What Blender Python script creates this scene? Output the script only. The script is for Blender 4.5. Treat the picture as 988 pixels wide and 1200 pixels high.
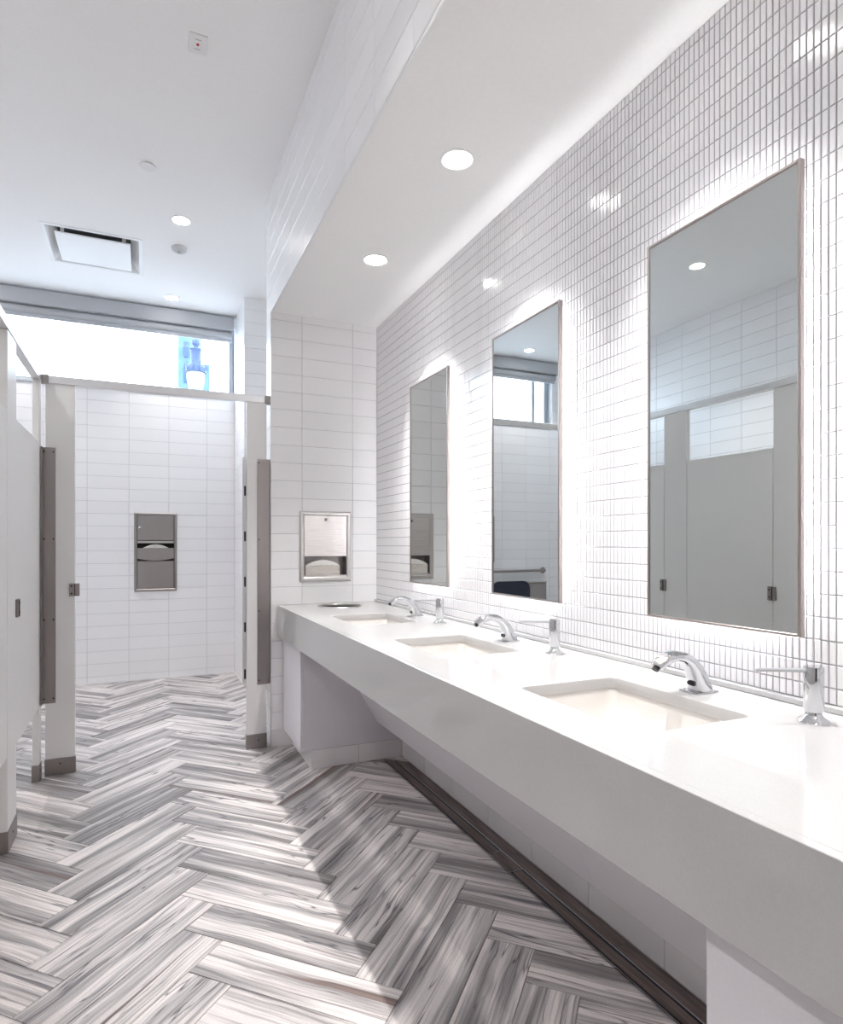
import bpy, bmesh, math, random
from mathutils import Vector, Matrix
random.seed(7)
for o in list(bpy.data.objects): bpy.data.objects.remove(o)
S = bpy.context.scene
C = S.collection

# ---------------------------------------------------------------- camera, sky, exposure
FPX, HOR, EYE, YAW = 728.0, 638.0, 1.26, math.atan(326 / 728.0)
cam = bpy.data.objects.new('camera', bpy.data.cameras.new('camera')); C.objects.link(cam)
cam.location = (0, 0, EYE); cam.rotation_euler = (math.pi / 2, 0, -YAW)
cam.data.sensor_fit = 'HORIZONTAL'; cam.data.sensor_width = 36
cam.data.lens = 36 * FPX / 988; cam.data.shift_y = (HOR - 600) / 988
cam.data.clip_start = 0.02; cam.data.clip_end = 200
S.camera = cam
w = bpy.data.worlds.new('sky'); S.world = w; w.use_nodes = True
bg = w.node_tree.nodes['Background']
bg.inputs[0].default_value = (0.80, 0.91, 1.0, 1); bg.inputs[1].default_value = 5.0
S.view_settings.view_transform = 'Standard'; S.view_settings.look = 'None'
S.view_settings.gamma = 1; S.view_settings.use_curve_mapping = False
S.view_settings.exposure = 1.6
try:
    S.cycles.max_bounces = 20; S.cycles.diffuse_bounces = 16; S.cycles.glossy_bounces = 6
    S.cycles.caustics_reflective = False; S.cycles.caustics_refractive = False
    S.cycles.sample_clamp_indirect = 6
except Exception: pass
P_SOFFIT, P_MAIN, P_STALL, E_LED = 43.0, 50.0, 46.0, 32.0     # lamp powers

# ---------------------------------------------------------------- room dimensions (metres)
XW, XS, XL = 1.42, 0.722, -2.20          # mirror wall, soffit / stub face, left wall
YE, YSTUB, YJ, YF, YB = 3.90, 4.046, 5.70, 6.33, -1.5
ZC, ZS = 3.468, 2.705                    # main ceiling, soffit
ZT = 0.882                               # counter top

# ---------------------------------------------------------------- materials
def mat(name, col, rough=0.5, metal=0.0, emit=None, es=0, spec=None, coat=0):
    m = bpy.data.materials.new(name); m.use_nodes = True
    b = m.node_tree.nodes['Principled BSDF']
    b.inputs['Base Color'].default_value = (*col, 1); b.inputs['Roughness'].default_value = rough
    b.inputs['Metallic'].default_value = metal
    if spec is not None: b.inputs['Specular IOR Level'].default_value = spec
    if coat: b.inputs['Coat Weight'].default_value = coat; b.inputs['Coat Roughness'].default_value = 0.05
    if emit: b.inputs['Emission Color'].default_value = (*emit, 1); b.inputs['Emission Strength'].default_value = es
    return m
def N(m, t, **kw):
    n = m.node_tree.nodes.new(t)
    for k, v in kw.items(): setattr(n, k, v)
    return n
def L(m, a, b): m.node_tree.links.new(a, b)
def bsdf(m): return m.node_tree.nodes['Principled BSDF']
def speckle(m, c1, c2, scale, bump=0.0, detail=3, stretch=(1, 1, 1)):
    """colour noise between two close tones (+ fine relief)"""
    tc = N(m, 'ShaderNodeTexCoord'); mp = N(m, 'ShaderNodeMapping'); mp.inputs['Scale'].default_value = stretch
    no = N(m, 'ShaderNodeTexNoise'); no.inputs['Scale'].default_value = scale; no.inputs['Detail'].default_value = detail
    L(m, tc.outputs['Object'], mp.inputs[0]); L(m, mp.outputs[0], no.inputs['Vector'])
    r = N(m, 'ShaderNodeValToRGB'); r.color_ramp.elements[0].color = (*c1, 1); r.color_ramp.elements[1].color = (*c2, 1)
    r.color_ramp.elements[0].position = 0.3; r.color_ramp.elements[1].position = 0.7
    L(m, no.outputs[0], r.inputs[0]); L(m, r.outputs[0], bsdf(m).inputs['Base Color'])
    if bump:
        bu = N(m, 'ShaderNodeBump'); bu.inputs['Strength'].default_value = bump; bu.inputs['Distance'].default_value = 0.002
        L(m, no.outputs[0], bu.inputs['Height']); L(m, bu.outputs[0], bsdf(m).inputs['Normal'])
    return m
M = {}
M['paint'] = speckle(mat('ceiling paint', (.8, .8, .79), .75), (.895, .89, .885), (.915, .91, .905), 60, .05)
M['grout'] = mat('tile grout', (.54, .53, .54), .9)
M['grout_dark'] = speckle(mat('mosaic grout', (.45, .45, .47), .9), (.30, .30, .32), (.38, .38, .4), 80)
M['grout_floor'] = mat('floor grout', (.34, .31, .29), .9)
def tile_mat(name, c, rough, var):
    m = mat(name, c, rough)
    oi = N(m, 'ShaderNodeObjectInfo'); mr = N(m, 'ShaderNodeMapRange')
    mr.inputs['To Min'].default_value = 1 - var; mr.inputs['To Max'].default_value = 1.0
    L(m, oi.outputs['Random'], mr.inputs['Value'])
    hs = N(m, 'ShaderNodeHueSaturation'); hs.inputs['Color'].default_value = (*c, 1)
    L(m, mr.outputs[0], hs.inputs['Value']); L(m, hs.outputs[0], bsdf(m).inputs['Base Color'])
    tc = N(m, 'ShaderNodeTexCoord'); no = N(m, 'ShaderNodeTexNoise'); no.inputs['Scale'].default_value = 9
    bu = N(m, 'ShaderNodeBump'); bu.inputs['Strength'].default_value = .06; bu.inputs['Distance'].default_value = .004
    L(m, tc.outputs['Object'], no.inputs['Vector']); L(m, no.outputs[0], bu.inputs['Height']); L(m, bu.outputs[0], bsdf(m).inputs['Normal'])
    return m
M['tile'] = tile_mat('white satin wall tile', (.88, .872, .88), .30, .035)
M['mosaic'] = tile_mat('white glossy mosaic', (.84, .83, .84), .12, .06)
M['quartz'] = speckle(mat('white quartz', (.55, .55, .55), .06), (.52, .515, .515), (.55, .545, .545), 260)
M['basin'] = mat('cream vitreous china', (.70, .675, .65), .12)
M['china'] = mat('white vitreous china', (.82, .82, .82), .12)
M['chrome'] = mat('polished chrome', (.66, .67, .69), .05, 1.0)
M['steel'] = speckle(mat('brushed stainless', (.6, .58, .57), .32, 1.0), (.56, .54, .53), (.63, .61, .59), 6, .05, 4, (60, 60, 2))
M['steel_h'] = speckle(mat('brushed stainless sheet', (.6, .57, .55), .28, 1.0), (.60, .57, .55), (.76, .72, .70), 5, .1, 4, (1.5, 1.5, 40))
M['bronze'] = speckle(mat('dull stainless', (.36, .33, .32), .42, 1.0), (.34, .31, .30), (.37, .34, .33), 5, .03, 4, (50, 50, 1.5))
M['frame'] = mat('mirror frame', (.46, .41, .39), .30, 1.0)
M['mirror'] = mat('mirror glass', (.70, .73, .725), 0.0, 1.0)
M['led'] = mat('led strip', (1, 1, 1), .5, 0, (.97, .97, 1.0), E_LED)
M['lens'] = mat('downlight lens', (1, 1, 1), .5, 0, (1.0, .98, .95), 9)
M['white_metal'] = mat('white enamel', (.82, .82, .82), .4)
M['partition'] = speckle(mat('partition phenolic', (.70, .69, .67), .45), (.83, .82, .81), (.86, .85, .84), 260, .03)
M['laminate'] = speckle(mat('pale lavender laminate', (.68, .66, .70), .5), (.75, .735, .775), (.78, .765, .80), 200)
M['alu'] = mat('anodised aluminium', (.86, .87, .88), .32, 1.0)
M['shade'] = mat('shade fabric grey', (.46, .47, .49), .7)
M['winframe'] = mat('window frame', (.48, .50, .53), .45)
M['black'] = mat('black plastic', (.015, .015, .02), .4)
M['navy'] = mat('dark navy seat', (.012, .018, .035), .25)
M['dark'] = mat('dark cavity', (.04, .037, .035), .7)
M['paper'] = speckle(mat('paper towel', (.8, .79, .76), .9), (.74, .72, .69), (.84, .83, .80), 30, .3)
M['kraft'] = speckle(mat('towel stack side', (.6, .55, .5), .85), (.55, .50, .45), (.74, .70, .66), 14, .3, 4, (1, 1, 14))
M['red'] = mat('red indicator', (.35, .01, .01), .3, 0, (1, .02, .02), .05)
M['outblue'] = speckle(mat('blue haze tinted stone', (.05, .13, .30), .9), (.034, .07, .13), (.046, .088, .155), 2.2)  # bluish atmospheric haze is put into the stone's colour
M['lampblue'] = mat('blue haze tinted cast iron', (.003, .018, .06), .6)  # blue of the haze outside, mixed into the iron's base colour
M['globe'] = mat('white lamp globe', (.12, .14, .15), .3)
M['ground'] = speckle(mat('street paving', (.3, .3, .3), .9), (.25, .25, .26), (.33, .33, .33), 3)
g = bpy.data.materials.new('window glass'); g.use_nodes = True
nt = g.node_tree; nt.nodes.clear()
go = nt.nodes.new('ShaderNodeOutputMaterial'); gt = nt.nodes.new('ShaderNodeBsdfTransparent'); gg = nt.nodes.new('ShaderNodeBsdfGlossy')
gm = nt.nodes.new('ShaderNodeMixShader'); gt.inputs[0].default_value = (.94, .97, 1, 1); gg.inputs['Roughness'].default_value = 0; gm.inputs[0].default_value = .05
nt.links.new(gt.outputs[0], gm.inputs[1]); nt.links.new(gg.outputs[0], gm.inputs[2]); nt.links.new(gm.outputs[0], go.inputs[0])
M['glass'] = g

def plank_mat(name, warm):
    m = mat(name, (.6, .6, .6), .5)
    tc = N(m, 'ShaderNodeTexCoord'); oi = N(m, 'ShaderNodeObjectInfo')
    mul = N(m, 'ShaderNodeMath', operation='MULTIPLY'); mul.inputs[1].default_value = 97.0
    L(m, oi.outputs['Random'], mul.inputs[0])
    # gentle waviness of the veins
    nw = N(m, 'ShaderNodeTexNoise', noise_dimensions='4D'); nw.inputs['Scale'].default_value = 3.2; nw.inputs['Detail'].default_value = 2
    L(m, tc.outputs['Object'], nw.inputs['Vector']); L(m, mul.outputs[0], nw.inputs['W'])
    vs = N(m, 'ShaderNodeVectorMath', operation='SUBTRACT'); vs.inputs[1].default_value = (.5, .5, .5); L(m, nw.outputs['Color'], vs.inputs[0])
    vm = N(m, 'ShaderNodeVectorMath', operation='MULTIPLY'); vm.inputs[1].default_value = (0, .028, 0); L(m, vs.outputs[0], vm.inputs[0])
    va = N(m, 'ShaderNodeVectorMath', operation='ADD'); L(m, tc.outputs['Object'], va.inputs[0]); L(m, vm.outputs[0], va.inputs[1])
    def streak(sx, sy, det, off):
        mp = N(m, 'ShaderNodeVectorMath', operation='MULTIPLY'); mp.inputs[1].default_value = (sx, sy, 1); L(m, va.outputs[0], mp.inputs[0])
        ad = N(m, 'ShaderNodeMath', operation='ADD'); ad.inputs[1].default_value = off; L(m, mul.outputs[0], ad.inputs[0])
        n = N(m, 'ShaderNodeTexNoise', noise_dimensions='4D'); n.inputs['Scale'].default_value = 1; n.inputs['Detail'].default_value = det
        n.inputs['Roughness'].default_value = .6
        L(m, mp.outputs[0], n.inputs['Vector']); L(m, ad.outputs[0], n.inputs['W']); return n.outputs[0]
    def ramp(src, els):
        r = N(m, 'ShaderNodeValToRGB'); e = r.color_ramp.elements
        while len(e) < len(els): e.new(.5)
        for i, (p, c) in enumerate(els): e[i].position = p; e[i].color = (*c, 1)
        L(m, src, r.inputs[0]); return r.outputs[0]
    def mix(mode, f, a, b):
        x = N(m, 'ShaderNodeMix', data_type='RGBA', blend_type=mode)
        if isinstance(f, float): x.inputs[0].default_value = f
        else: L(m, f, x.inputs[0])
        L(m, a, x.inputs[6])
        if isinstance(b, tuple): x.inputs[7].default_value = (*b, 1)
        else: L(m, b, x.inputs[7])
        return x.outputs[2]
    fr = N(m, 'ShaderNodeMath', operation='FRACT'); L(m, mul.outputs[0], fr.inputs[0])
    mr = N(m, 'ShaderNodeMapRange'); mr.inputs['To Min'].default_value = -.085; mr.inputs['To Max'].default_value = .055; L(m, fr.outputs[0], mr.inputs['Value'])
    sb_ = N(m, 'ShaderNodeMath', operation='ADD'); L(m, streak(.8, 19, 5, 0), sb_.inputs[0]); L(m, mr.outputs[0], sb_.inputs[1])
    base = ramp(sb_.outputs[0], [(.27, (.15, .138, .138)), (.41, (.31, .29, .29)), (.495, (.54, .505, .50)), (.57, (.78, .725, .705)), (.68, (.76, .71, .695)), (.80, (.50, .48, .48))])
    fine = ramp(streak(1.6, 110, 6, 11), [(.33, (.34, .33, .34)), (.44, (.74, .73, .73)), (.50, (1, 1, 1)), (.62, (1, 1, 1)), (.72, (.80, .79, .79))])
    c = mix('MULTIPLY', .9, base, fine)
    # hair-thin dark veins where a slow streak field crosses its middle
    dv = ramp(streak(.9, 11, 3, 23), [(.528, (0, 0, 0)), (.539, (1, 1, 1)), (.550, (0, 0, 0))])
    gate = ramp(streak(2.6, 4, 2, 77), [(.40, (0, 0, 0)), (.54, (.9, .9, .9))])
    gm_ = mix('MULTIPLY', 1.0, dv, gate)
    c = mix('MIX', gm_, c, (.075, .07, .085))
    blot = ramp(streak(1.1, 34, 3, 31), [(.63, (0, 0, 0)), (.70, (.8, .8, .8))])
    c = mix('MIX', blot, c, (.12, .11, .125))
    br = ramp(streak(.25, 13, 2, 41), [(.635, (0, 0, 0)), (.655, (1, 1, 1))])
    brown = ramp(streak(2, 120, 4, 57), [(.3, (.06, .043, .04)), (.62, (.23, .17, .155))])
    c = mix('MIX', br, c, brown)
    sp = N(m, 'ShaderNodeTexNoise'); sp.inputs['Scale'].default_value = 330; sp.inputs['Detail'].default_value = 3; L(m, tc.outputs['Object'], sp.inputs['Vector'])
    spk = ramp(sp.outputs[0], [(.30, (.45, .45, .46)), (.44, (1, 1, 1))])
    c = mix('MULTIPLY', .6, c, spk)
    L(m, c, bsdf(m).inputs['Base Color'])
    bu = N(m, 'ShaderNodeBump'); bu.inputs['Strength'].default_value = .12; bu.inputs['Distance'].default_value = .001
    L(m, sp.outputs[0], bu.inputs['Height']); L(m, bu.outputs[0], bsdf(m).inputs['Normal'])
    return m
M['plank'] = plank_mat('vein cut stone look plank', False)
M['plank_dark'] = speckle(mat('dark brown plank strip', (.12, .09, .08), .45), (.085, .065, .060), (.26, .205, .19), 1, .1, 4, (90, 4, 1))

# ---------------------------------------------------------------- mesh helpers
ORG = {}
def link(name, me, m, parent=None, origin=(0, 0, 0), smooth=False):
    o = bpy.data.objects.new(name, me); C.objects.link(o)
    if m is not None and not me.materials: me.materials.append(M[m] if isinstance(m, str) else m)
    origin = Vector(origin)
    if parent is not None:
        o.parent = parent; o.location = origin - ORG[parent.name]
    else: o.location = origin
    ORG[o.name] = origin
    if smooth:
        for p in me.polygons: p.use_smooth = True
    return o
def ob(name, bm, m, parent=None, smooth=False, angle=None):
    """one mesh object from a bmesh in world coordinates; origin at the base of its bounds"""
    xs = [v.co.x for v in bm.verts]; ys = [v.co.y for v in bm.verts]; zs = [v.co.z for v in bm.verts]
    og = Vector(((min(xs) + max(xs)) / 2, (min(ys) + max(ys)) / 2, min(zs)))
    bmesh.ops.recalc_face_normals(bm, faces=bm.faces[:])
    for v in bm.verts: v.co -= og
    me = bpy.data.meshes.new(name); 
    if smooth and angle is not None:
        for e in bm.edges:
            if len(e.link_faces) == 2 and e.calc_face_angle(0) > math.radians(angle): e.smooth = False
    bm.to_mesh(me); bm.free()
    return link(name, me, m, parent, og, smooth)
def thing(name, loc, label=None, cat=None, group=None):
    o = bpy.data.objects.new(name, None); C.objects.link(o); o.location = loc; o.empty_display_size = .05
    ORG[o.name] = Vector(loc)
    if label: tag(o, label, cat, group)
    return o
def tag(o, label, cat, group=None):
    o['label'] = label; o['category'] = cat
    if group: o['group'] = group
    return o
def struct(o): o['kind'] = 'structure'; return o
def bx(bm, x0, x1, y0, y1, z0, z1, bev=0, seg=1):
    vs = [bm.verts.new((x, y, z)) for x in (x0, x1) for y in (y0, y1) for z in (z0, z1)]
    q = lambda *i: bm.faces.new([vs[k] for k in i])
    fs = [q(0, 1, 3, 2), q(4, 6, 7, 5), q(0, 4, 5, 1), q(2, 3, 7, 6), q(0, 2, 6, 4), q(1, 5, 7, 3)]
    if bev:
        es = list({e for f in fs for e in f.edges})
        bmesh.ops.bevel(bm, geom=es, offset=bev, segments=seg, affect='EDGES', profile=.5, clamp_overlap=True)
def box(name, x0, x1, y0, y1, z0, z1, m, parent=None, bev=0, seg=1):
    bm = bmesh.new(); bx(bm, x0, x1, y0, y1, z0, z1, bev, seg); return ob(name, bm, m, parent)
def prism(bm, pts, axis, a, b):
    """extrude a 2-D outline along an axis (x: pts=(y,z), y: pts=(x,z), z: pts=(x,y))"""
    f = {'x': lambda p, t: (t, p[0], p[1]), 'y': lambda p, t: (p[0], t, p[1]), 'z': lambda p, t: (p[0], p[1], t)}[axis]
    A = [bm.verts.new(f(p, a)) for p in pts]; B = [bm.verts.new(f(p, b)) for p in pts]; n = len(pts)
    bm.faces.new(A); bm.faces.new(B[::-1])
    for i in range(n): bm.faces.new((A[i], B[i], B[(i + 1) % n], A[(i + 1) % n]))
def frame(R=None, loc=(0, 0, 0)):
    return Matrix.Translation(Vector(loc)) @ (R or Matrix.Identity(4))
def lathe(bm, prof, loc=(0, 0, 0), R=None, n=32):
    """revolve (r, z) profile about local z"""
    T = frame(R, loc); rings = []
    for r, z in prof:
        if r < 1e-6: rings.append([bm.verts.new(T @ Vector((0, 0, z)))])
        else: rings.append([bm.verts.new(T @ Vector((r * math.cos(2 * math.pi * i / n), r * math.sin(2 * math.pi * i / n), z))) for i in range(n)])
    for a, b in zip(rings, rings[1:]):
        for i in range(n):
            j = (i + 1) % n
            if len(a) == 1 and len(b) == 1: continue
            if len(a) == 1: bm.faces.new((a[0], b[i], b[j]))
            elif len(b) == 1: bm.faces.new((a[i], b[0], a[j]))
            else: bm.faces.new((a[i], b[i], b[j], a[j]))
def sweep(bm, path, secs, up=(0, 1, 0), n=16, cap=True, power=2.0):
    """superellipse sections (half width along 'up', half height) swept along a path"""
    rings = []; up = Vector(up).normalized(); path = [Vector(p) for p in path]
    for i, p in enumerate(path):
        t = (path[min(i + 1, len(path) - 1)] - path[max(i - 1, 0)]).normalized()
        s = up - t * up.dot(t); s.normalize(); nn = t.cross(s)
        a, b = secs[i]; ring = []
        for k in range(n):
            th = 2 * math.pi * k / n; c, d = math.cos(th), math.sin(th); e = 2 / power
            ring.append(bm.verts.new(p + s * a * math.copysign(abs(c) ** e, c) + nn * b * math.copysign(abs(d) ** e, d)))
        rings.append(ring)
    for a, b in zip(rings, rings[1:]):
        for k in range(n): bm.faces.new((a[k], a[(k + 1) % n], b[(k + 1) % n], b[k]))
    if cap: bm.faces.new(rings[0][::-1]); bm.faces.new(rings[-1])
def rrect(cx, cy, hx, hy, r, k=4):
    out = []
    for sx, sy, a0 in ((1, 1, 0), (-1, 1, 90), (-1, -1, 180), (1, -1, 270)):
        for i in range(k + 1):
            a = math.radians(a0 + 90 * i / k); out.append((cx + sx * (hx - r) + r * math.cos(a), cy + sy * (hy - r) + r * math.sin(a)))
    return out
def plate_with_holes(name, loops, z0, z1, m, parent=None, bev=0.0):
    cu = bpy.data.curves.new(name, 'CURVE'); cu.dimensions = '2D'; cu.fill_mode = 'BOTH'; cu.extrude = (z1 - z0) / 2 - bev
    cu.bevel_depth = bev; cu.bevel_resolution = 1
    cu.offset = -bev
    for lp in loops:
        s = cu.splines.new('POLY'); s.points.add(len(lp) - 1); s.use_cyclic_u = True
        for p, q in zip(s.points, lp): p.co = (q[0], q[1], 0, 1)
    t = bpy.data.objects.new('tmp', cu); C.objects.link(t)
    dg = bpy.context.evaluated_depsgraph_get(); me = bpy.data.meshes.new_from_object(t.evaluated_get(dg))
    bpy.data.objects.remove(t); me.name = name
    bm = bmesh.new(); bm.from_mesh(me); bpy.data.meshes.remove(me)
    for v in bm.verts: v.co.z += (z0 + z1) / 2
    bmesh.ops.remove_doubles(bm, verts=bm.verts[:], dist=1e-5)
    return ob(name, bm, m, parent)
def cells(bm, axis, n0, n1, u0, u1, v0, v1, holes):
    """slab normal to axis with rectangular holes; (u,v) = the other two axes in xyz order"""
    us = sorted({u0, u1, *[h[0] for h in holes], *[h[1] for h in holes]}); us = [u for u in us if u0 <= u <= u1]
    vs = sorted({v0, v1, *[h[2] for h in holes], *[h[3] for h in holes]}); vs = [v for v in vs if v0 <= v <= v1]
    for a, b in zip(us, us[1:]):
        for c, d in zip(vs, vs[1:]):
            mu, mv = (a + b) / 2, (c + d) / 2
            if any(h[0] < mu < h[1] and h[2] < mv < h[3] for h in holes): continue
            if axis == 'x': bx(bm, n0, n1, a, b, c, d)
            elif axis == 'y': bx(bm, a, b, n0, n1, c, d)
            else: bx(bm, a, b, c, d, n0, n1)

# tiles -------------------------------------------------------------
TM = {}
def tile_geo(w2, h2, dep, ch, jit=0.0):
    """local u,v,n corner list + faces of one pillowed tile"""
    V = []
    for n, i in ((0, 0), (dep - ch, 0), (dep, ch * 1.3)):
        for su, sv in ((-1, -1), (1, -1), (1, 1), (-1, 1)):
            V.append((su * (w2 - i), sv * (h2 - i), n))
    if jit:
        a, b = random.uniform(-jit, jit), random.uniform(-jit, jit)
        for k in range(8, 12): V[k] = (V[k][0], V[k][1], V[k][2] + a * V[k][0] / w2 + b * V[k][1] / h2)
    F = [(8, 9, 10, 11)]
    for l in (0, 4):
        for k in range(4): F.append((l + k, l + (k + 1) % 4, l + 4 + (k + 1) % 4, l + 4 + k))
    return V, F
def tile_mesh(key, w2, h2, dep, ch, U, W, Nn, m, jit=0):
    if key in TM: return TM[key]
    V, F = tile_geo(w2, h2, dep, ch, jit)
    me = bpy.data.meshes.new('tile'); me.from_pydata([U * a + W * b + Nn * c for a, b, c in V], [], F); me.update()
    bm = bmesh.new(); bm.from_mesh(me); bmesh.ops.recalc_face_normals(bm, faces=bm.faces[:]); bm.to_mesh(me); bm.free()
    me.materials.append(M[m]); TM[key] = me; return me
def sub_rect(r, h):
    u0, u1, v0, v1 = r; a, b, c, d = h
    if b <= u0 or a >= u1 or d <= v0 or c >= v1: return [r]
    out = []
    if c > v0: out.append((u0, u1, v0, c))
    if d < v1: out.append((u0, u1, d, v1))
    lo, hi = max(v0, c), min(v1, d)
    if a > u0: out.append((u0, a, lo, hi))
    if b < u1: out.append((b, u1, lo, hi))
    return out
def tiling(parent, name, O, U, W, Nn, u0, u1, v0, v1, pu, pv, fu, fv, m, gap=.0026, dep=.004, ch=.0012, holes=(), limit=300, score=None, jit=0.0):
    """tiles on the plane O + u U + v W; grout lines at fu + k pu, fv + k pv; each tile a child of parent"""
    O, U, W, Nn = Vector(O), Vector(U), Vector(W), Vector(Nn); rects = []
    for i in range(math.floor((u0 - fu) / pu), math.ceil((u1 - fu) / pu)):
        for j in range(math.floor((v0 - fv) / pv), math.ceil((v1 - fv) / pv)):
            r = [(max(u0, fu + i * pu), min(u1, fu + (i + 1) * pu), max(v0, fv + j * pv), min(v1, fv + (j + 1) * pv))]
            for h in holes: r = [q for s in r for q in sub_rect(s, h)]
            rects += [q for q in r if q[1] - q[0] > gap * 2 and q[3] - q[2] > gap * 2]
    if score: rects.sort(key=lambda r: -score(O + U * ((r[0] + r[1]) / 2) + W * ((r[2] + r[3]) / 2)))
    rest = []
    for k, r in enumerate(rects):
        w2, h2 = (r[1] - r[0] - gap) / 2, (r[3] - r[2] - gap) / 2
        c = O + U * ((r[0] + r[1]) / 2) + W * ((r[2] + r[3]) / 2)
        if k < limit:
            key = (name, m, round(w2, 4), round(h2, 4), tuple(U), tuple(Nn), random.randrange(6) if jit else 0)
            me = tile_mesh(key, w2, h2, dep, ch, U, W, Nn, m, jit)
            link(name, me, None, parent, c)
        else: rest.append((c, w2, h2))
    if rest:
        V, F = [], []
        for c, w2, h2 in rest:
            a, f = tile_geo(w2, h2, dep, ch, jit); b = len(V)
            V += [c + U * x + W * y + Nn * z for x, y, z in a]; F += [tuple(b + q for q in t) for t in f]
        bm = bmesh.new(); me = bpy.data.meshes.new(name); me.from_pydata(V, [], F); bm.from_mesh(me); bpy.data.meshes.remove(me)
        o = ob(name + '_field', bm, m, parent); o['kind'] = 'stuff'
cs, sn = math.cos(YAW), math.sin(YAW)
def proj(p):
    d = p[0] * sn + p[1] * cs; r = p[0] * cs - p[1] * sn
    if d < .05: return None
    return 494 + FPX * r / d, HOR - FPX * (p[2] - EYE) / d, d
X, Y, Z = (1, 0, 0), (0, 1, 0), (0, 0, 1)
def neg(v): return tuple(-a for a in v)

# ================================================================ THE SETTING
TD = .004                                                # tile proud of its backing
# floor: grout bed and herringbone planks
bm = bmesh.new(); bx(bm, XL, XW + .1, YB, YF + .05, -.06, -.0035)
floor = struct(ob('floor', bm, 'grout_floor'))
PW = .2205 / math.sqrt(2); PL = 4 * PW; GAP = .0022
def clip(poly, k, c, keep_less):
    out = []
    for i in range(len(poly)):
        a, b = poly[i], poly[(i + 1) % len(poly)]
        ia = (a[k] <= c) == keep_less or abs(a[k] - c) < 1e-9; ib = (b[k] <= c) == keep_less or abs(b[k] - c) < 1e-9
        if ia: out.append(a)
        if ia != ib:
            t = (c - a[k]) / (b[k] - a[k]); out.append((a[0] + t * (b[0] - a[0]), a[1] + t * (b[1] - a[1])))
    return out
def plank_mesh(poly):
    bm = bmesh.new(); n = len(poly)
    lo = [bm.verts.new((x, y, -.012)) for x, y in poly]; mid = [bm.verts.new((x, y, -.0008)) for x, y in poly]
    cx = sum(p[0] for p in poly) / n; cy = sum(p[1] for p in poly) / n
    top = []
    for x, y in poly:
        d = math.hypot(x - cx, y - cy); k = max(0, 1 - .0012 / max(d, .01)); top.append(bm.verts.new((cx + (x - cx) * k, cy + (y - cy) * k, 0)))
    for A, B in ((lo, mid), (mid, top)):
        for i in range(n): bm.faces.new((A[i], A[(i + 1) % n], B[(i + 1) % n], B[i]))
    bm.faces.new(top); bmesh.ops.recalc_face_normals(bm, faces=bm.faces[:])
    me = bpy.data.meshes.new('plank'); bm.to_mesh(me); bm.free(); me.materials.append(M['plank']); return me
full = plank_mesh([(-PL / 2 + GAP / 2, -PW / 2 + GAP / 2), (PL / 2 - GAP / 2, -PW / 2 + GAP / 2), (PL / 2 - GAP / 2, PW / 2 - GAP / 2), (-PL / 2 + GAP / 2, PW / 2 - GAP / 2)])
r2 = math.sqrt(2); ox, oy = .231 - PL / r2, 2.063 - PL / r2
XDR = 1.283                                               # edge of the drain channel
for s in range(-5, 5):
    for k in range(-28, 40):
        for kind in (0, 1):
            p0, q0 = (k * PW, k * PW) if kind == 0 else (PL + k * PW, PW - PL + k * PW)
            pw, qw = (PL, PW) if kind == 0 else (PW, PL)
            pc, qc = p0 + pw / 2 + s * PL, q0 + qw / 2 - s * PL
            cx, cy = ox + (pc - qc) / r2, oy + (pc + qc) / r2
            ang = math.pi / 4 if kind == 0 else -math.pi / 4
            if cx < XL - .4 or cx > XW + .4 or cy < YB - .4 or cy > YF + .4: continue
            c_, s_ = math.cos(ang), math.sin(ang)
            loc = [(-PL / 2, -PW / 2), (PL / 2, -PW / 2), (PL / 2, PW / 2), (-PL / 2, PW / 2)]
            wpts = [(cx + x * c_ - y * s_, cy + x * s_ + y * c_) for x, y in loc]
            xr = XDR if cy < 3.42 else XW
            lim = ((0, XL, False), (0, xr, True), (1, YB, False), (1, YF, True))
            cl = wpts
            for a, v, kl in lim:
                if cl: cl = clip(cl, a, v, kl)
            if len(cl) < 3: continue
            ar = abs(sum(cl[i][0] * cl[(i + 1) % len(cl)][1] - cl[(i + 1) % len(cl)][0] * cl[i][1] for i in range(len(cl)))) / 2
            if ar < .0006: continue
            if ar > PL * PW * .999: me = full
            else:
                lp = [((x - cx) * c_ + (y - cy) * s_, -(x - cx) * s_ + (y - cy) * c_) for x, y in cl]
                mx, my = sum(p[0] for p in lp) / len(lp), sum(p[1] for p in lp) / len(lp)
                me = plank_mesh([(x - math.copysign(min(GAP / 2, abs(x - mx)), x - mx), y - math.copysign(min(GAP / 2, abs(y - my)), y - my)) for x, y in lp])
            o = link('plank', me, None, floor, (cx, cy, 0)); o.rotation_euler = (0, 0, ang + (math.pi if random.random() < .5 and me is full else 0))
# strip of dark planks between drain and wall base
for i, (a, b) in enumerate(((3.42, 2.79), (2.788, 2.16), (2.158, 1.53), (1.528, .9), (.898, .27), (.268, -.4), (-.402, YB))):
    box('strip_plank', 1.347, 1.404, b, a, -.012, -.0004, 'plank_dark', floor, .0006)

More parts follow.
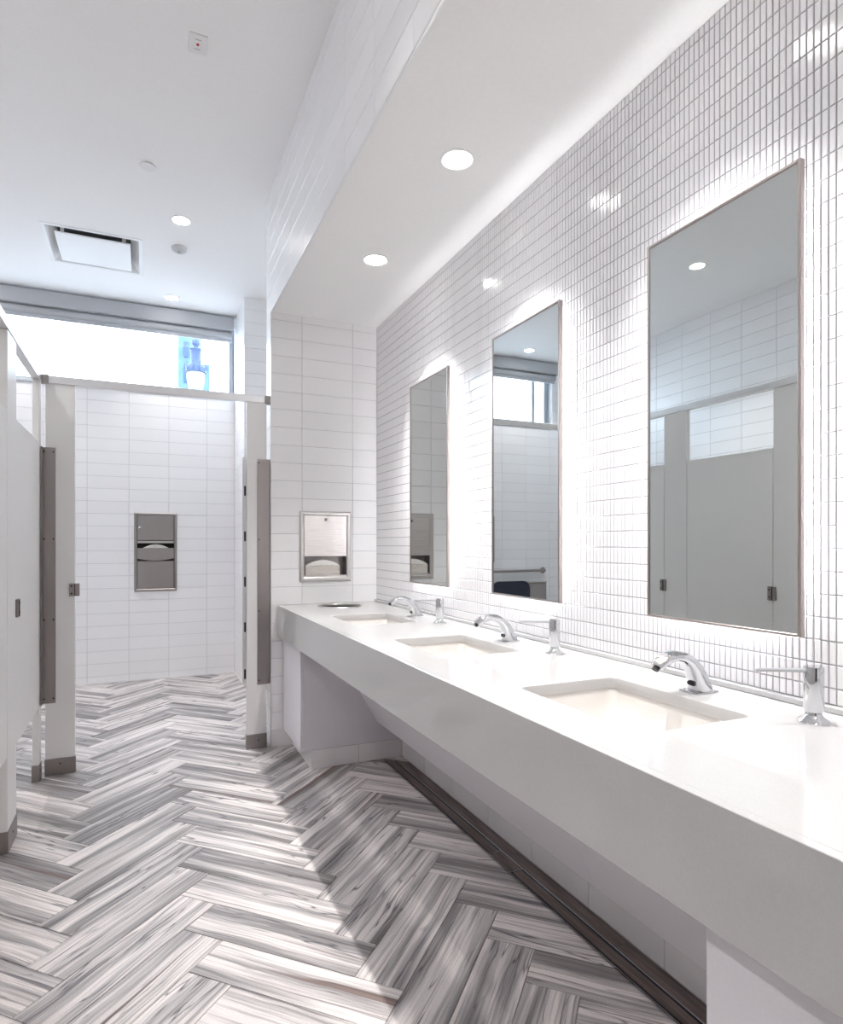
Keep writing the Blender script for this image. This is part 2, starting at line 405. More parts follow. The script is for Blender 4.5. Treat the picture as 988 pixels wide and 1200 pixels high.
# ceiling with a hole for the air diffuser
VX0, VX1, VY0, VY1 = -.655, 0.0, 4.935, 5.59
bm = bmesh.new(); cells(bm, 'z', ZC, ZC + .12, XL - .1, XW + .1, YB - .1, YF + .1, [(VX0 + .03, VX1 - .03, VY0 + .03, VY1 - .03)])
struct(ob('ceiling', bm, 'paint'))
bm = bmesh.new(); bx(bm, XS + .008, XW + .1, YB, YSTUB, ZS, ZC)
soffit = struct(ob('ceiling_soffit', bm, 'paint'))
tr = struct(box('trim_1', XS - .001, XS + .0075, YB, YE, ZS - .003, ZS + .005, 'alu')); 
tiling(soffit, 'tile', (XS + TD, 0, 0), Y, Z, neg(X), YB, YSTUB, ZS + .005, ZC, .338, .1112, 2.0077, ZS + .005, 'tile', dep=TD)

# right-hand (mirror) wall and its mosaic
bm = bmesh.new(); bx(bm, XW + .0022, XW + .14, YB, YE + .1, -.01, ZS)
wall_r = struct(ob('wall_right', bm, 'grout_dark'))
MP, MR = .01722, .0527
def mos_score(c):
    q = proj(c)
    if not q or not (0 <= q[0] < 988 and 0 <= q[1] < 1200): return -50
    for y0, y1 in ((.938, 1.41), (1.838, 2.312), (2.739, 3.211)):       # behind a mirror
        a, b = proj((1.365, y0, 1.5)), proj((1.365, y1, 1.5))
        zt, zb = proj((1.365, c.y * 1.365 / XW, 2.142)), proj((1.365, c.y * 1.365 / XW, 1.047))
        if b[0] < q[0] < a[0] and zt[1] < q[1] < zb[1]: return -20
    return 10 / q[2] ** 2 * (c.x / math.hypot(c.x, c.y))
tiling(wall_r, 'mosaic_tile', (XW + .0022, 0, 0), Y, Z, neg(X), YB, YE, .8975, ZS, MP, MR, .9607, 1.2510, 'mosaic', gap=.0030, dep=.0027, ch=.0012, score=mos_score, jit=.00022)
# tiled base under the counter
bm = bmesh.new(); bx(bm, 1.409, XW + .004, YB, 3.44, -.01, .106)
bs = struct(ob('baseboard_right', bm, 'grout'))
tiling(bs, 'base_tile', (1.409, 0, 0), Y, Z, neg(X), YB, 3.423, 0.001, .105, .343, .2, 1.382, 0, 'tile', gap=.003, dep=TD)

# alcove end wall (stub)
D1 = (.925, 1.215, 1.045, 1.448)                          # recess of the towel dispenser
bm = bmesh.new(); cells(bm, 'y', YE + TD, YSTUB, XS + TD, XW + .004, -.01, ZS, [D1])
stub = struct(ob('wall_alcove', bm, 'grout'))
tiling(stub, 'tile', (0, YE + TD, 0), X, Z, neg(Y), XS, XW, 0, ZS, .3345, .1112, .9175, 2.6607, 'tile', dep=TD, holes=[D1])
tiling(stub, 'tile', (XS + TD, 0, 0), Y, Z, neg(X), YE, YSTUB, 0, ZS, .3345, .1112, YE - .01, 2.6607, 'tile', dep=TD)
struct(box('trim_2', XS - .0015, XS + .0005, YE - .0015, YE + .004, 0, ZS, 'alu'))

# far part of the room: side recess, jog, far wall
struct(box('wall_recess', XW, XW + .14, YSTUB, YJ, -.01, ZC, 'paint'))
struct(box('wall_stub_back', XS + TD, XW, YSTUB, YSTUB + .01, -.01, ZC, 'paint'))
bm = bmesh.new(); bx(bm, .82 + TD, XW + .14, YJ + TD, YF + .3, -.01, ZC)
jog = struct(ob('wall_jog', bm, 'grout'))
tiling(jog, 'tile', (0, YJ + TD, 0), X, Z, neg(Y), .82, XW, 0, ZC, .3408, .1137, .82, 2.564, 'tile', dep=TD)
tiling(jog, 'tile', (.82 + TD, 0, 0), Y, Z, neg(X), YJ, YF, 0, ZC, .3408, .1137, YF, 2.564, 'tile', dep=TD)
WX0, WX1, WZ0, WZ1 = -1.86, .82, 2.70, 3.462              # window opening
D2 = (-.055, .268, .845, 1.535)
bm = bmesh.new(); cells(bm, 'y', YF + TD, YF + .28, XL - .1, .82 + .01, -.01, ZC, [(WX0, WX1 + .02, WZ0, ZC), D2])
far = struct(ob('wall_far', bm, 'grout'))
tiling(far, 'tile', (0, YF + TD, 0), X, Z, neg(Y), XL, .82, 0, ZC, .3408, .1137, -.1215, 2.564, 'tile', dep=TD, holes=[D2, (WX0, 1, WZ0, 4)])
struct(box('trim_3', XL, .82, YF - .006, YF, 0, .012, 'white_metal'))
struct(box('trim_4', .814, .82, YJ, YF - .006, 0, .012, 'white_metal'))
# left wall, back wall
bm = bmesh.new(); bx(bm, XL - .14, XL - TD, YB, YF + .1, -.01, ZC)
left = struct(ob('wall_left', bm, 'grout'))
def left_score(c): return c.z if c.y > 2.0 else -1
tiling(left, 'tile', (XL - TD, 0, 0), Y, Z, X, YB, YF, 0, ZC, .3408, .1137, YF, 2.564, 'tile', dep=TD, score=left_score)
struct(box('wall_back', XL - .1, XW + .1, YB - .14, YB, -.01, ZC, 'paint'))
dn = struct(thing('added_door_1', (-.1, YB, 0)))  # unseen door, added so the chrome has something dark to reflect
box('added_door_leaf', -.55, .35, YB + .002, YB + .04, .01, 2.1, mat('dark oak for reflections', (.07, .05, .04), .4), dn, .002)
for a, b, c in ((-.61, -.555, 2.16), (.355, .41, 2.16)): box('added_door_frame', a, b, YB + .002, YB + .05, .0, c, 'bronze', dn, .002)
box('added_door_head', -.555, .355, YB + .002, YB + .05, 2.105, 2.16, 'bronze', dn, .002)
box('added_door_handle', .25, .28, YB + .07, YB + .10, .85, 1.25, 'steel', dn, .008, 2)
# sill under the window
struct(box('trim_5', WX0 + .002, WX1 - .002, YF - .012, YF + .10, WZ0 - .022, WZ0, 'winframe', None, .002))
# window: frame, mullion, panes, set back in the opening
wy = YF + .12
win = struct(thing('window_1', (-.5, wy, WZ0)))
for n, a in (('sill_rail', (WX0, WX1, WZ0, WZ0 + .045)), ('head_rail', (WX0, WX1, WZ1 - .06, WZ1)), ('jamb', (WX0, WX0 + .055, WZ0 + .045, WZ1 - .06)), ('jamb', (WX1 - .045, WX1, WZ0 + .045, WZ1 - .06)), ('mullion', (-1.67, -1.625, WZ0 + .045, WZ1 - .06))):
    box(n, a[0], a[1], wy - .03, wy + .03, a[2], a[3], 'winframe', win, .003)
for a, b in ((WX0 + .055, -1.67), (-1.625, WX1 - .045)): box('pane', a, b, wy - .003, wy + .003, WZ0 + .045, WZ1 - .06, 'glass', win)
# outside: ground, hazy building, street lamp
struct(box('ground', -30, 30, YF + .6, 60, -.4, -.25, 'ground'))
bd = thing('building', (1.9, 26, -.25), 'tall blue haze tinted stone building standing behind the street lamp', 'building')
bm = bmesh.new(); bx(bm, 1.25, 2.10, 26, 28, -.25, 14); ob('tower', bm, 'outblue', bd)
for z in (6.6, 7.6, 8.6, 9.6): box('window_bay', 1.45, 1.62, 25.96, 26.02, z, z + .6, 'lampblue', bd)
box('lower_block', 2.10, 2.42, 26, 28, -.25, 8.4, 'outblue', bd)
LX, LY = 1.16, 16.0
sl = thing('street_lamp', (LX, LY, -.25), 'ornate cast iron street lamp with white globe outside the window', 'street lamp')
bm = bmesh.new(); lathe(bm, [(.0, -.25), (.22, -.25), (.2, .2), (.1, .6), (.07, 1.2), (.06, 4.6), (.11, 4.85), (.06, 4.95), (0, 4.95)], (LX, LY, 0), n=20); ob('post', bm, 'lampblue', sl, True, 40)
bm = bmesh.new(); lathe(bm, [(0, 4.93), (.10, 4.95), (.17, 5.08), (.2, 5.25), (.205, 5.42), (0, 5.44)], (LX, LY, 0), n=24); ob('globe', bm, 'globe', sl, True, 40)
bm = bmesh.new(); lathe(bm, [(0, 5.42), (.235, 5.42), (.25, 5.48), (.22, 5.56), (.13, 5.66), (.115, 5.72), (.12, 5.95), (.15, 5.99), (.07, 6.03), (.05, 6.06), (.10, 6.12), (.115, 6.18), (.08, 6.25), (.03, 6.28), (.04, 6.33), (.015, 6.38), (0, 6.42)], (LX, LY, 0), n=24); cr = ob('crown', bm, 'lampblue', sl, True, 50)
for i in range(10):
    a = 2 * math.pi * i / 10; bm = bmesh.new()
    sweep(bm, [(LX + r * math.cos(a), LY + r * math.sin(a), z) for r, z in ((.23, 5.42), (.27, 5.52), (.25, 5.62), (.28, 5.66))], [(.02, .012)] * 3 + [(.008, .005)], (-math.sin(a), math.cos(a), 0), 6); ob('leaf', bm, 'lampblue', cr)

# ================================================================ VANITY
vc = thing('vanity_counter', (1.1, 1.2, ZT - .19), 'long white quartz counter with deep apron under the three mirrors', 'counter')
SY = (1.172, 2.084, 2.996)                                # sink centres
CHX, CHY, CHR = 1.112, 3.715, .132
loops = [[(.7825, YB), (1.4165, YB), (1.4165, YE - .0005), (.7825, YE - .0005)]]
for y in SY: loops.append(rrect(1.065, y, .158, .222, .022))
loops.append([(CHX + CHR * math.cos(2 * math.pi * i / 48), CHY + CHR * math.sin(2 * math.pi * i / 48)) for i in range(48)])
plate_with_holes('countertop', loops, ZT - .03, ZT, 'quartz', vc, .0015)
box('apron', .762, .782, YB, YE - .0005, ZT - .19, ZT, 'quartz', vc, .0012)
box('backsplash', 1.402, 1.4215, YB, YE - .001, ZT + .0003, ZT + .0150, 'quartz', vc, .002)
names = ('below the mirror at the near end', 'below the middle mirror', 'below the mirror beside the towel dispenser')
for y, nm in zip(SY, names):
    sk = thing('sink', (1.065, y, ZT - .17), 'cream rectangular undermount sink ' + nm, 'sink', 'sinks in the counter')
    bm = bmesh.new(); rings = []
    prof = [(.175, .240, .03, -.0305), (.162, .227, .026, -.0305), (.160, .224, .026, -.036), (.157, .220, .03, -.06), (.146, .205, .04, -.10), (.128, .182, .05, -.130), (.09, .14, .06, -.148), (.05, .08, .045, -.156), (.022, .022, .0218, -.158)]
    for hx, hy, r, dz in prof:
        rings.append([bm.verts.new((px, py, ZT + dz)) for px, py in rrect(1.065, y, hx, hy, r, 6)])
    n = len(rings[0])
    for a, b in zip(rings, rings[1:]):
        for i in range(n): bm.faces.new((a[i], a[(i + 1) % n], b[(i + 1) % n], b[i]))
    ba = ob('basin', bm, 'basin', sk, True, 35)
    so = ba.modifiers.new('shell', 'SOLIDIFY'); so.thickness = .006; so.offset = -1
    bm = bmesh.new(); lathe(bm, [(.0, -.150), (.012, -.150), (.014, -.153), (.021, -.1535), (.026, -.1545), (.028, -.158), (.02, -.166), (0, -.166)], (1.065, y, ZT), n=24); ob('drain', bm, 'chrome', sk, True, 40)

# waste chute ring in the counter
ch = thing('waste_chute', (CHX, CHY, ZT), 'round stainless waste chute opening in the counter by the end wall', 'waste chute')
bm = bmesh.new(); lathe(bm, [(CHR + .008, .0005), (CHR + .006, .003), (CHR - .004, .003), (CHR - .006, 0), (CHR - .006, -.012), (CHR - .004, -.012), (CHR - .004, -.004), (CHR + .008, .0005)], (CHX, CHY, ZT), n=48); ob('ring', bm, 'steel', ch, True, 40)
bm = bmesh.new(); lathe(bm, [(0, -.152), (CHR - .009, -.152), (CHR - .009, -.15), (0, -.148)], (CHX, CHY, ZT), n=32); ob('liner_bottom', bm, 'dark', ch)
bm = bmesh.new(); lathe(bm, [(CHR - .006, -.0125), (CHR - .009, -.148), (CHR - .007, -.148), (CHR - .004, -.0125), (CHR - .006, -.0125)], (CHX, CHY, ZT), n=48); ob('liner', bm, 'dark', ch, True, 40)

# faucets and soap dispensers
for y, nm in zip(SY, names):
    fx = 1.298; fy = y - .004
    f = thing('faucet', (fx, fy, ZT), 'chrome arched sensor faucet ' + nm, 'faucet', 'faucets behind the sinks')
    bm = bmesh.new()
    pth = [(fx + .012, ZT), (fx + .010, ZT + .014), (fx + .003, ZT + .036), (fx - .010, ZT + .060), (fx - .030, ZT + .081), (fx - .055, ZT + .094), (fx - .082, ZT + .098), (fx - .106, ZT + .093), (fx - .126, ZT + .082), (fx - .136, ZT + .072)]
    sec = [(.027, .030), (.0265, .0275), (.0255, .0225), (.0245, .0185), (.0235, .0155), (.0225, .014), (.022, .013), (.0215, .013), (.020, .0125), (.018, .0115)]
    sweep(bm, [(a, fy, b) for a, b in pth], sec, (0, 1, 0), 24, True, 2.7)
    body = ob('body', bm, 'chrome', f, True, 50)
    bm = bmesh.new(); sweep(bm, [(fx - .130, fy, ZT + .078), (fx - .1415, fy, ZT + .0665)], [(.011, .008), (.0095, .007)], (0, 1, 0), 16); ob('aerator', bm, 'black', body)
    bm = bmesh.new(); sweep(bm, [(fx - .013, fy, ZT + .022), (fx - .0215, fy, ZT + .0245)], [(.013, .0075), (.0115, .0062)], (0, 1, 0), 16); ob('sensor_window', bm, 'black', body, True, 40)
    box('base_plate', fx - .030, fx + .046, fy - .031, fy + .031, ZT + .0002, ZT + .004, 'chrome', f, .0018, 2)
    dx, dy = 1.300, y - .308
    d = thing('soap_dispenser', (dx, dy, ZT), 'chrome cylinder soap dispenser with thin spout ' + nm, 'soap dispenser', 'soap dispensers behind the counter')
    bm = bmesh.new(); lathe(bm, [(0, .0002), (.031, .0002), (.0315, .003), (.029, .006), (.020, .012), (.0155, .018), (.0155, .024), (0, .024)], (dx, dy, ZT), n=32); ob('flange', bm, 'chrome', d, True, 40)
    bm = bmesh.new(); lathe(bm, [(0, .024), (.0185, .024), (.0195, .026), (.0195, .116), (.0185, .119), (0, .1195)], (dx, dy, ZT), n=32); ob('cylinder', bm, 'chrome', d, True, 30)
    bm = bmesh.new(); sweep(bm, [(dx, dy, ZT + .110), (dx - .06, dy + .027, ZT + .1115), (dx - .105, dy + .047, ZT + .112), (dx - .112, dy + .050, ZT + .1105)], [(.0045, .0042), (.0042, .0036), (.004, .003), (.0035, .0026)], Z, 12); ob('spout', bm, 'shade', d, True, 50)

# cabinets under the counter
kc = thing('vanity_cabinet', (1.1, 3.66, 0), 'pale lavender cabinet under the counter end on a tiled plinth', 'cabinet')
box('side_panel', .816, 1.404, 3.430, 3.448, .106, .692, 'laminate', kc, .0008)
box('door', .797, .8155, 3.428, 3.884, .108, .690, 'laminate', kc, .001)
box('bottom_panel', .817, 1.404, 3.449, 3.898, .106, .124, 'laminate', kc)
pl = box('plinth', .862, 1.404, 3.427, 3.898, .0005, .1055, 'grout', kc)
for a, b in ((.858, 1.134), (1.137, 1.404)): box('plinth_tile', a, b, 3.4232, 3.4268, .001, .105, 'tile', pl, .0008)
for a, b in ((3.427, 3.70), (3.703, 3.897)): box('plinth_tile', .8582, .8618, a, b, .001, .105, 'tile', pl, .0008)
nc = thing('vanity_cabinet', (1.1, -.3, 0), 'pale lavender cabinet under the counter on the near side of the knee panel', 'cabinet')
box('side_panel', .816, 1.404, .682, .700, .106, .692, 'laminate', nc, .0008)
for a, b in ((.05, .699), (-.602, .047), (-1.254, -.605)): box('door', .797, .8155, a, b, .108, .690, 'laminate', nc, .001)
box('plinth', .862, 1.404, YB, .695, .0005, .1055, 'tile', nc)
kp = thing('knee_panel', (1.2, 2.06, .1), 'sloping pale lavender access panel under the counter between the cabinets', 'panel')
prof = [(.985, .691), (1.246, .225), (1.2495, .2305), (1.0, .691)]
for a, b in ((.703, 1.497), (1.499, 2.46), (2.462, 3.428)):
    bm = bmesh.new(); prism(bm, prof, 'y', a, b); ob('upper_panel', bm, 'laminate', kp)
    bm = bmesh.new(); prism(bm, [(1.2465, .2245), (1.404, .1075), (1.404, .118), (1.2500, .2300)], 'y', a, b); ob('lower_panel', bm, 'laminate', kp)

# linear drain along the wall base
dr = thing('linear_drain', (1.315, 1.5, -.004), 'long slot drain with tiled cover along the base under the counter', 'drain')
box('channel', 1.287, 1.343, YB, 3.42, -.0034, -.0030, 'black', dr)
for a, b in ((1.2835, 1.2868), (1.3430, 1.3460)): box('edge_trim', a, b, YB, 3.42, -.0034, .0008, 'chrome', dr)
for a, b in ((YB, .6), (.603, 2.035), (2.20, 3.418)): box('cover_tile', 1.2965, 1.3345, a, b, -.003, -.0002, 'plank_dark', dr, .0005)
box('lift_cover', 1.2895, 1.3415, 2.045, 2.19, -.003, .0002, 'plank_dark', dr, .0005)
for y in (2.038, 2.1945): box('cover_rim', 1.2875, 1.3425, y, y + .003, -.003, .0006, 'chrome', dr)

# ================================================================ MIRRORS
for (y0, y1), nm in zip(((.938, 1.41), (1.838, 2.312), (2.739, 3.211)), ('hung above the sink at the near end, reflecting stall doors', 'hung above the middle sink, reflecting the window', 'hung above the sink beside the towel dispenser, reflecting tiles')):
    z0, z1 = 1.047, 2.142
    mi = thing('mirror', (XW, (y0 + y1) / 2, z0), 'tall thin framed backlit mirror ' + nm, 'mirror', 'backlit mirrors')
    F = .0075
    box('glass', 1.3685, 1.374, y0 + F, y1 - F, z0 + F, z1 - F, 'mirror', mi)
    for n, a in (('frame_side', (y0, y0 + F, z0, z1)), ('frame_side', (y1 - F, y1, z0, z1)), ('frame_top', (y0 + F, y1 - F, z1 - F, z1)), ('frame_bottom', (y0 + F, y1 - F, z0, z0 + F))):
        box(n, 1.365, 1.381, a[0], a[1], a[2], a[3], 'frame', mi, .0012)
    IN = .062
    box('back_box', 1.382, XW - .0008, y0 + IN, y1 - IN, z0 + IN, z1 - IN, 'white_metal', mi)
    for a in ((y0 + IN - .005, y0 + IN - .001, z0 + IN, z1 - IN), (y1 - IN + .001, y1 - IN + .005, z0 + IN, z1 - IN), (y0 + IN, y1 - IN, z0 + IN - .005, z0 + IN - .001), (y0 + IN, y1 - IN, z1 - IN + .001, z1 - IN + .005)):
        box('led_strip', 1.384, 1.392, *a, 'led', mi)

# ================================================================ TOWEL DISPENSERS
def ring_frame(name, x0, x1, z0, z1, b, y0, y1, m, parent):
    bm = bmesh.new()
    O = [(x0, z0), (x1, z0), (x1, z1), (x0, z1)]; I = [(x0 + b, z0 + b), (x1 - b, z0 + b), (x1 - b, z1 - b), (x0 + b, z1 - b)]
    c = .3 * b; O2 = [(x0 + c, z0 + c), (x1 - c, z0 + c), (x1 - c, z1 - c), (x0 + c, z1 - c)]; I2 = [(x0 + .75 * b, z0 + .75 * b), (x1 - .75 * b, z0 + .75 * b), (x1 - .75 * b, z1 - .75 * b), (x0 + .75 * b, z1 - .75 * b)]
    R = [[bm.verts.new((p[0], yy, p[1])) for p in pts] for pts, yy in ((O, y1), (O, y1 - .004), (O2, y0), (I2, y0), (I, y0 + .006), (I, y1))]
    for A, B in zip(R, R[1:] + R[:1]):
        for i in range(4): bm.faces.new((A[i], A[(i + 1) % 4], B[(i + 1) % 4], B[i]))
    return ob(name, bm, m, parent)
d = thing('paper_towel_dispenser', (1.07, YE, 1.022), 'recessed brushed steel paper towel dispenser above the counter end', 'towel dispenser')
ring_frame('frame', .9, 1.239, 1.022, 1.472, .031, YE - .012, YE, 'steel', d)
bm = bmesh.new(); bx(bm, .926, 1.214, YE + .001, YE + .10, 1.046, 1.447)
dl = [f for f in bm.faces if f.calc_center_median().y < YE + .002]; bmesh.ops.delete(bm, geom=dl, context='FACES'); ob('cavity', bm, 'bronze', d)
dd = box('door', .931, 1.208, YE - .007, YE + .0005, 1.184, 1.449, 'steel_h', d, .0015)
bm = bmesh.new(); lathe(bm, [(0, 0), (.0115, 0), (.0115, .003), (.009, .004), (.0085, .002), (0, .002)], (1.07, YE - .007, 1.42), Matrix.Rotation(math.pi / 2, 4, 'X'), 24); lk = ob('lock', bm, 'chrome', dd, True, 30)
bm = bmesh.new(); lathe(bm, [(0, 0), (.006, 0), (.006, .0035), (0, .0035)], (1.07, YE - .007, 1.42), Matrix.Rotation(math.pi / 2, 4, 'X'), 16); ob('keyhole', bm, 'dark', dd)
bm = bmesh.new(); n = 14
prism(bm, [(.945 + .22 * i / n, 1.125 + .036 * math.sin(math.pi * i / n) ** .8) for i in range(n + 1)], 'y', YE + .004, YE + .08); ob('towel', bm, 'paper', d)
box('towel_stack', .940, 1.168, YE + .006, YE + .085, 1.056, 1.1245, 'kraft', d, .003)
box('front_lip', .931, 1.208, YE - .006, YE + .001, 1.048, 1.063, 'steel', d, .002)

d = thing('towel_and_waste_unit', (.107, YF, .821), 'tall recessed steel towel dispenser with waste bin on the far stall wall', 'towel dispenser')
ring_frame('frame', -.077, .291, .821, 1.555, .024, YF - .012, YF, 'bronze', d)
bm = bmesh.new(); bx(bm, -.0545, .2675, YF + .001, YF + .10, .8455, 1.5345)
dl = [f for f in bm.faces if f.calc_center_median().y < YF + .002]; bmesh.ops.delete(bm, geom=dl, context='FACES'); ob('cavity', bm, 'dark', d)
dd = box('door', -.050, .263, YF - .006, YF + .001, 1.300, 1.531, 'bronze', d, .002)
bm = bmesh.new(); lathe(bm, [(0, 0), (.013, 0), (.013, .004), (.010, .005), (0, .005)], (-.028, YF - .006, 1.414), Matrix.Rotation(math.pi / 2, 4, 'X'), 20); ob('lock', bm, 'chrome', dd, True, 30)
box('door_lip', -.050, .263, YF - .004, YF + .02, 1.272, 1.294, 'steel', d, .002)
bm = bmesh.new(); n = 14
prism(bm, [(-.01 + .235 * i / n, 1.222 + .040 * math.sin(math.pi * i / n) ** .9) for i in range(n + 1)], 'y', YF + .006, YF + .08); ob('towel', bm, 'paper', d)
bm = bmesh.new()
low = [(-.052 + .316 * i / 16, 1.130 - .022 * math.sin(math.pi * i / 16)) for i in range(17)]
prism(bm, low + [(.264, 1.226), (-.052, 1.226)], 'y', YF - .008, YF - .001); ob('chute_lip', bm, 'bronze', d)
box('waste_bin_front', -.050, .263, YF - .006, YF + .001, .849, 1.105, 'bronze', d, .002)

# ================================================================ TOILET PARTITIONS
XP = -.505; TH = .032; YP = 3.92
HR0, HR1 = 2.138, 2.182
def shoe(p, x0, x1, y0, y1):
    s = box('shoe', x0 - .003, x1 + .003, y0 - .003, y1 + .003, .0005, .088, 'bronze', p, .001)
    return s
def screw(p, loc, axis):
    R = {'x': Matrix.Rotation(math.pi / 2, 4, 'Y'), '-y': Matrix.Rotation(math.pi / 2, 4, 'X')}[axis]
    bm = bmesh.new(); lathe(bm, [(0, 0), (.005, 0), (.0045, .0015), (0, .002)], loc, R, 10); ob('screw', bm, 'dark', p)
def pilaster_y(y0, y1, label):
    p = thing('pilaster', (XP - TH / 2, (y0 + y1) / 2, 0), label, 'partition post', 'partition pilasters')
    box('post', XP - TH, XP, y0, y1, .0885, HR0, 'partition', p, .0015); s = shoe(p, XP - TH, XP, y0, y1)
    screw(s, (XP + .003, (y0 + y1) / 2, .05), 'x'); return p
pil = [(3.84, 3.912), (3.0, 3.19), (2.19, 2.387), (1.38, 1.577), (.57, .767), (-.24, -.043), (-1.05, -.853)]
pil_lab = ['narrow grey post of the stall row at the corner of the end compartment', 'wide grey post between the stall doors next to the end compartment', 'wide grey post one door further from the end compartment']
doors = []
for i, (a, b) in enumerate(pil):
    pilaster_y(a, b, pil_lab[i] if i < 3 else 'grey stall post in the row, counted %s from the end compartment' % ('fourth', 'fifth', 'sixth', 'seventh')[i - 3])
    if i: doors.append((b + .004, pil[i - 1][0] - .004))
ords = ('first', 'second', 'third', 'fourth', 'fifth', 'sixth')
for i, (a, b) in enumerate(doors):
    t = thing('stall_door', (XP - .0125, (a + b) / 2, .39), 'closed pale grey toilet stall door, %s from the end compartment' % ords[i], 'stall door', 'closed stall doors')
    box('door_panel', XP - .025, XP - .001, a, b, .39, 1.806, 'partition', t, .0015)
    l = box('latch', XP - .0005, XP + .010, a - .024, a + .026, .944, 1.022, 'bronze', t, .002)
    box('latch_groove', XP + .0101, XP + .0125, a - .006, a + .0, .946, 1.020, 'dark', l)
    for z in (.962, 1.004): screw(l, (XP + .010, a + .014, z), 'x')
# head rails
def head_rail(name, x0, x1, y0, y1, label):
    t = thing(name, ((x0 + x1) / 2, (y0 + y1) / 2, HR0), label, 'rail', 'partition head rails')
    box('rail', x0, x1, y0, y1, HR0 + .0005, HR1, 'alu', t, .004, 2); return t
h1 = head_rail('head_rail', XP - TH - .004, XP + .004, YB + .002, 3.905, 'aluminium head rail running along the top of the stall row')
h2 = head_rail('head_rail', XP + .012, .690, YP - .004, YP + TH + .004, 'aluminium head rail across the open end compartment')
box('corner_bracket', XP - .02, XP + .034, YP - .014, YP + .02, HR0 - .002, HR1 + .002, 'bronze', h2, .002)
box('wall_bracket', .690, XS - .0005, YP - .010, YP + TH + .008, HR0 - .004, HR1 + .002, 'bronze', h2, .002)
# end compartment front
p = thing('pilaster', (-.416, YP + TH / 2, 0), 'wide grey post left of the open end compartment with a keeper plate', 'partition post', 'partition pilasters')
box('post', -.487, -.345, YP, YP + TH, .0885, HR0, 'partition', p, .0015); s = shoe(p, -.487, -.345, YP, YP + TH); screw(s, (-.416, YP - .003, .06), '-y')
k = box('keeper', -.373, -.322, YP - .009, YP - .0005, .975, 1.045, 'bronze', p, .002); box('keeper_groove', -.347, -.343, YP - .0105, YP - .0091, .978, 1.042, 'dark', k)
for z in (.990, 1.030): screw(k, (-.361, YP - .009, z), '-y')
p2 = thing('pilaster', (.64, YP + TH / 2, 0), 'grey post at the tiled wall end beside the counter', 'partition post', 'partition pilasters')
box('post', .580, .698, YP, YP + TH, .0885, HR0, 'partition', p2, .0015); s = shoe(p2, .580, .698, YP, YP + TH); screw(s, (.65, YP - .003, .05), '-y')
for x0, x1, lab in ((-.5, -.438, 'tall dark steel cover strip at the corner of the stall row'), (.643, .7195, 'tall dark steel cover strip joining the post to the tiled wall end')):
    t = thing('cover_strip', ((x0 + x1) / 2, YP, .395), lab, 'cover strip', 'steel cover strips')
    box('strip', x0, x1, YP - .006, YP - .0005, .395, 1.788, 'bronze', t, .001)
    if x0 > 0: box('strip_flange', x1 - .003, x1, YP - .0004, YP + .05, .395, 1.788, 'bronze', t)
    else: box('strip_flange', x0, x0 + .003, YP - .06, YP - .0065, .395, 1.788, 'bronze', t)
    for z in (.42, .85, 1.29, 1.765):
        for x in ((x0 + .008, x1 - .01) if x0 < 0 else (x0 + .010,)): screw(t, (x, YP - .006, z), '-y')
# open door of the end compartment, swung inwards just past square
hd = thing('stall_door', (.572, YP + .03, .39), 'open door of the end compartment swung inward, seen edge on', 'stall door')
a = math.radians(10.5); ux, uy = math.sin(a), math.cos(a); nx, ny = uy, -ux
bm = bmesh.new(); x0, y0 = .560, YP + TH + .006
pts = [(x0, y0), (x0 + nx * .024, y0 + ny * .024), (x0 + nx * .024 + ux * .90, y0 + ny * .024 + uy * .90), (x0 + ux * .90, y0 + uy * .90)]
prism(bm, pts, 'z', .395, 1.80); ob('door_panel', bm, 'partition', hd)
bm = bmesh.new(); lathe(bm, [(0, .405), (.0045, .405), (.0045, 1.785), (0, 1.785)], (.5725, YP + TH * .6 + .004, 0), n=10); hg = ob('hinge', bm, 'alu', hd, True, 40)
for z in (.43, .72, 1.0, 1.28, 1.56):
    bm = bmesh.new(); lathe(bm, [(0, z), (.0058, z), (.0058, z + .06), (0, z + .06)], (.5725, YP + TH * .6 + .004, 0), n=10); ob('knuckle', bm, 'black', hg, True, 40)
# panels between stalls and the wall of the end compartment
box_panels = [(3.93, 'grey partition panel between the stall row and the end compartment')] + [((pa + pb) / 2, 'grey divider panel behind the %s wide stall post from the end compartment' % n) for (pa, pb), n in zip(pil[1:], ('first', 'second', 'third', 'fourth', 'fifth', 'sixth'))]
for yy, lab in box_panels:
    tag(box('partition_panel', XL + .001, XP - TH - .004, yy - .0125, yy + .0125, .39, 1.806, 'partition', None, .0015), lab, 'partition panel', 'stall divider panels')

# ================================================================ END COMPARTMENT FITTINGS
TX = -1.185
t = thing('toilet', (TX, YF - .35, 0), 'wall mounted white toilet with raised dark seat in the end compartment', 'toilet')
bm = bmesh.new(); rings = []
for z, hx, y0, y1 in ((.10, .10, YF - .30, YF - .002), (.20, .14, YF - .46, YF - .002), (.30, .175, YF - .60, YF - .002), (.40, .185, YF - .68, YF - .002), (.425, .185, YF - .685, YF - .002)):
    rings.append([bm.verts.new((TX + hx * math.cos(q) , (y0 + y1) / 2 + (y1 - y0) / 2 * math.copysign(abs(math.sin(q)) ** (.6 if math.sin(q) > 0 else .9), math.sin(q)), z)) for q in [2 * math.pi * i / 32 for i in range(32)]])
for A, B in zip(rings, rings[1:]):
    for i in range(32): bm.faces.new((A[i], A[(i + 1) % 32], B[(i + 1) % 32], B[i]))
bm.faces.new(rings[0][::-1]); bm.faces.new(rings[-1]); ob('bowl', bm, 'china', t, True, 50)
bm = bmesh.new(); prism(bm, rrect(TX + .0, .635, .26, .195, .10, 8), 'y', YF - .14, YF - .115); ob('raised_seat', bm, 'navy', t)
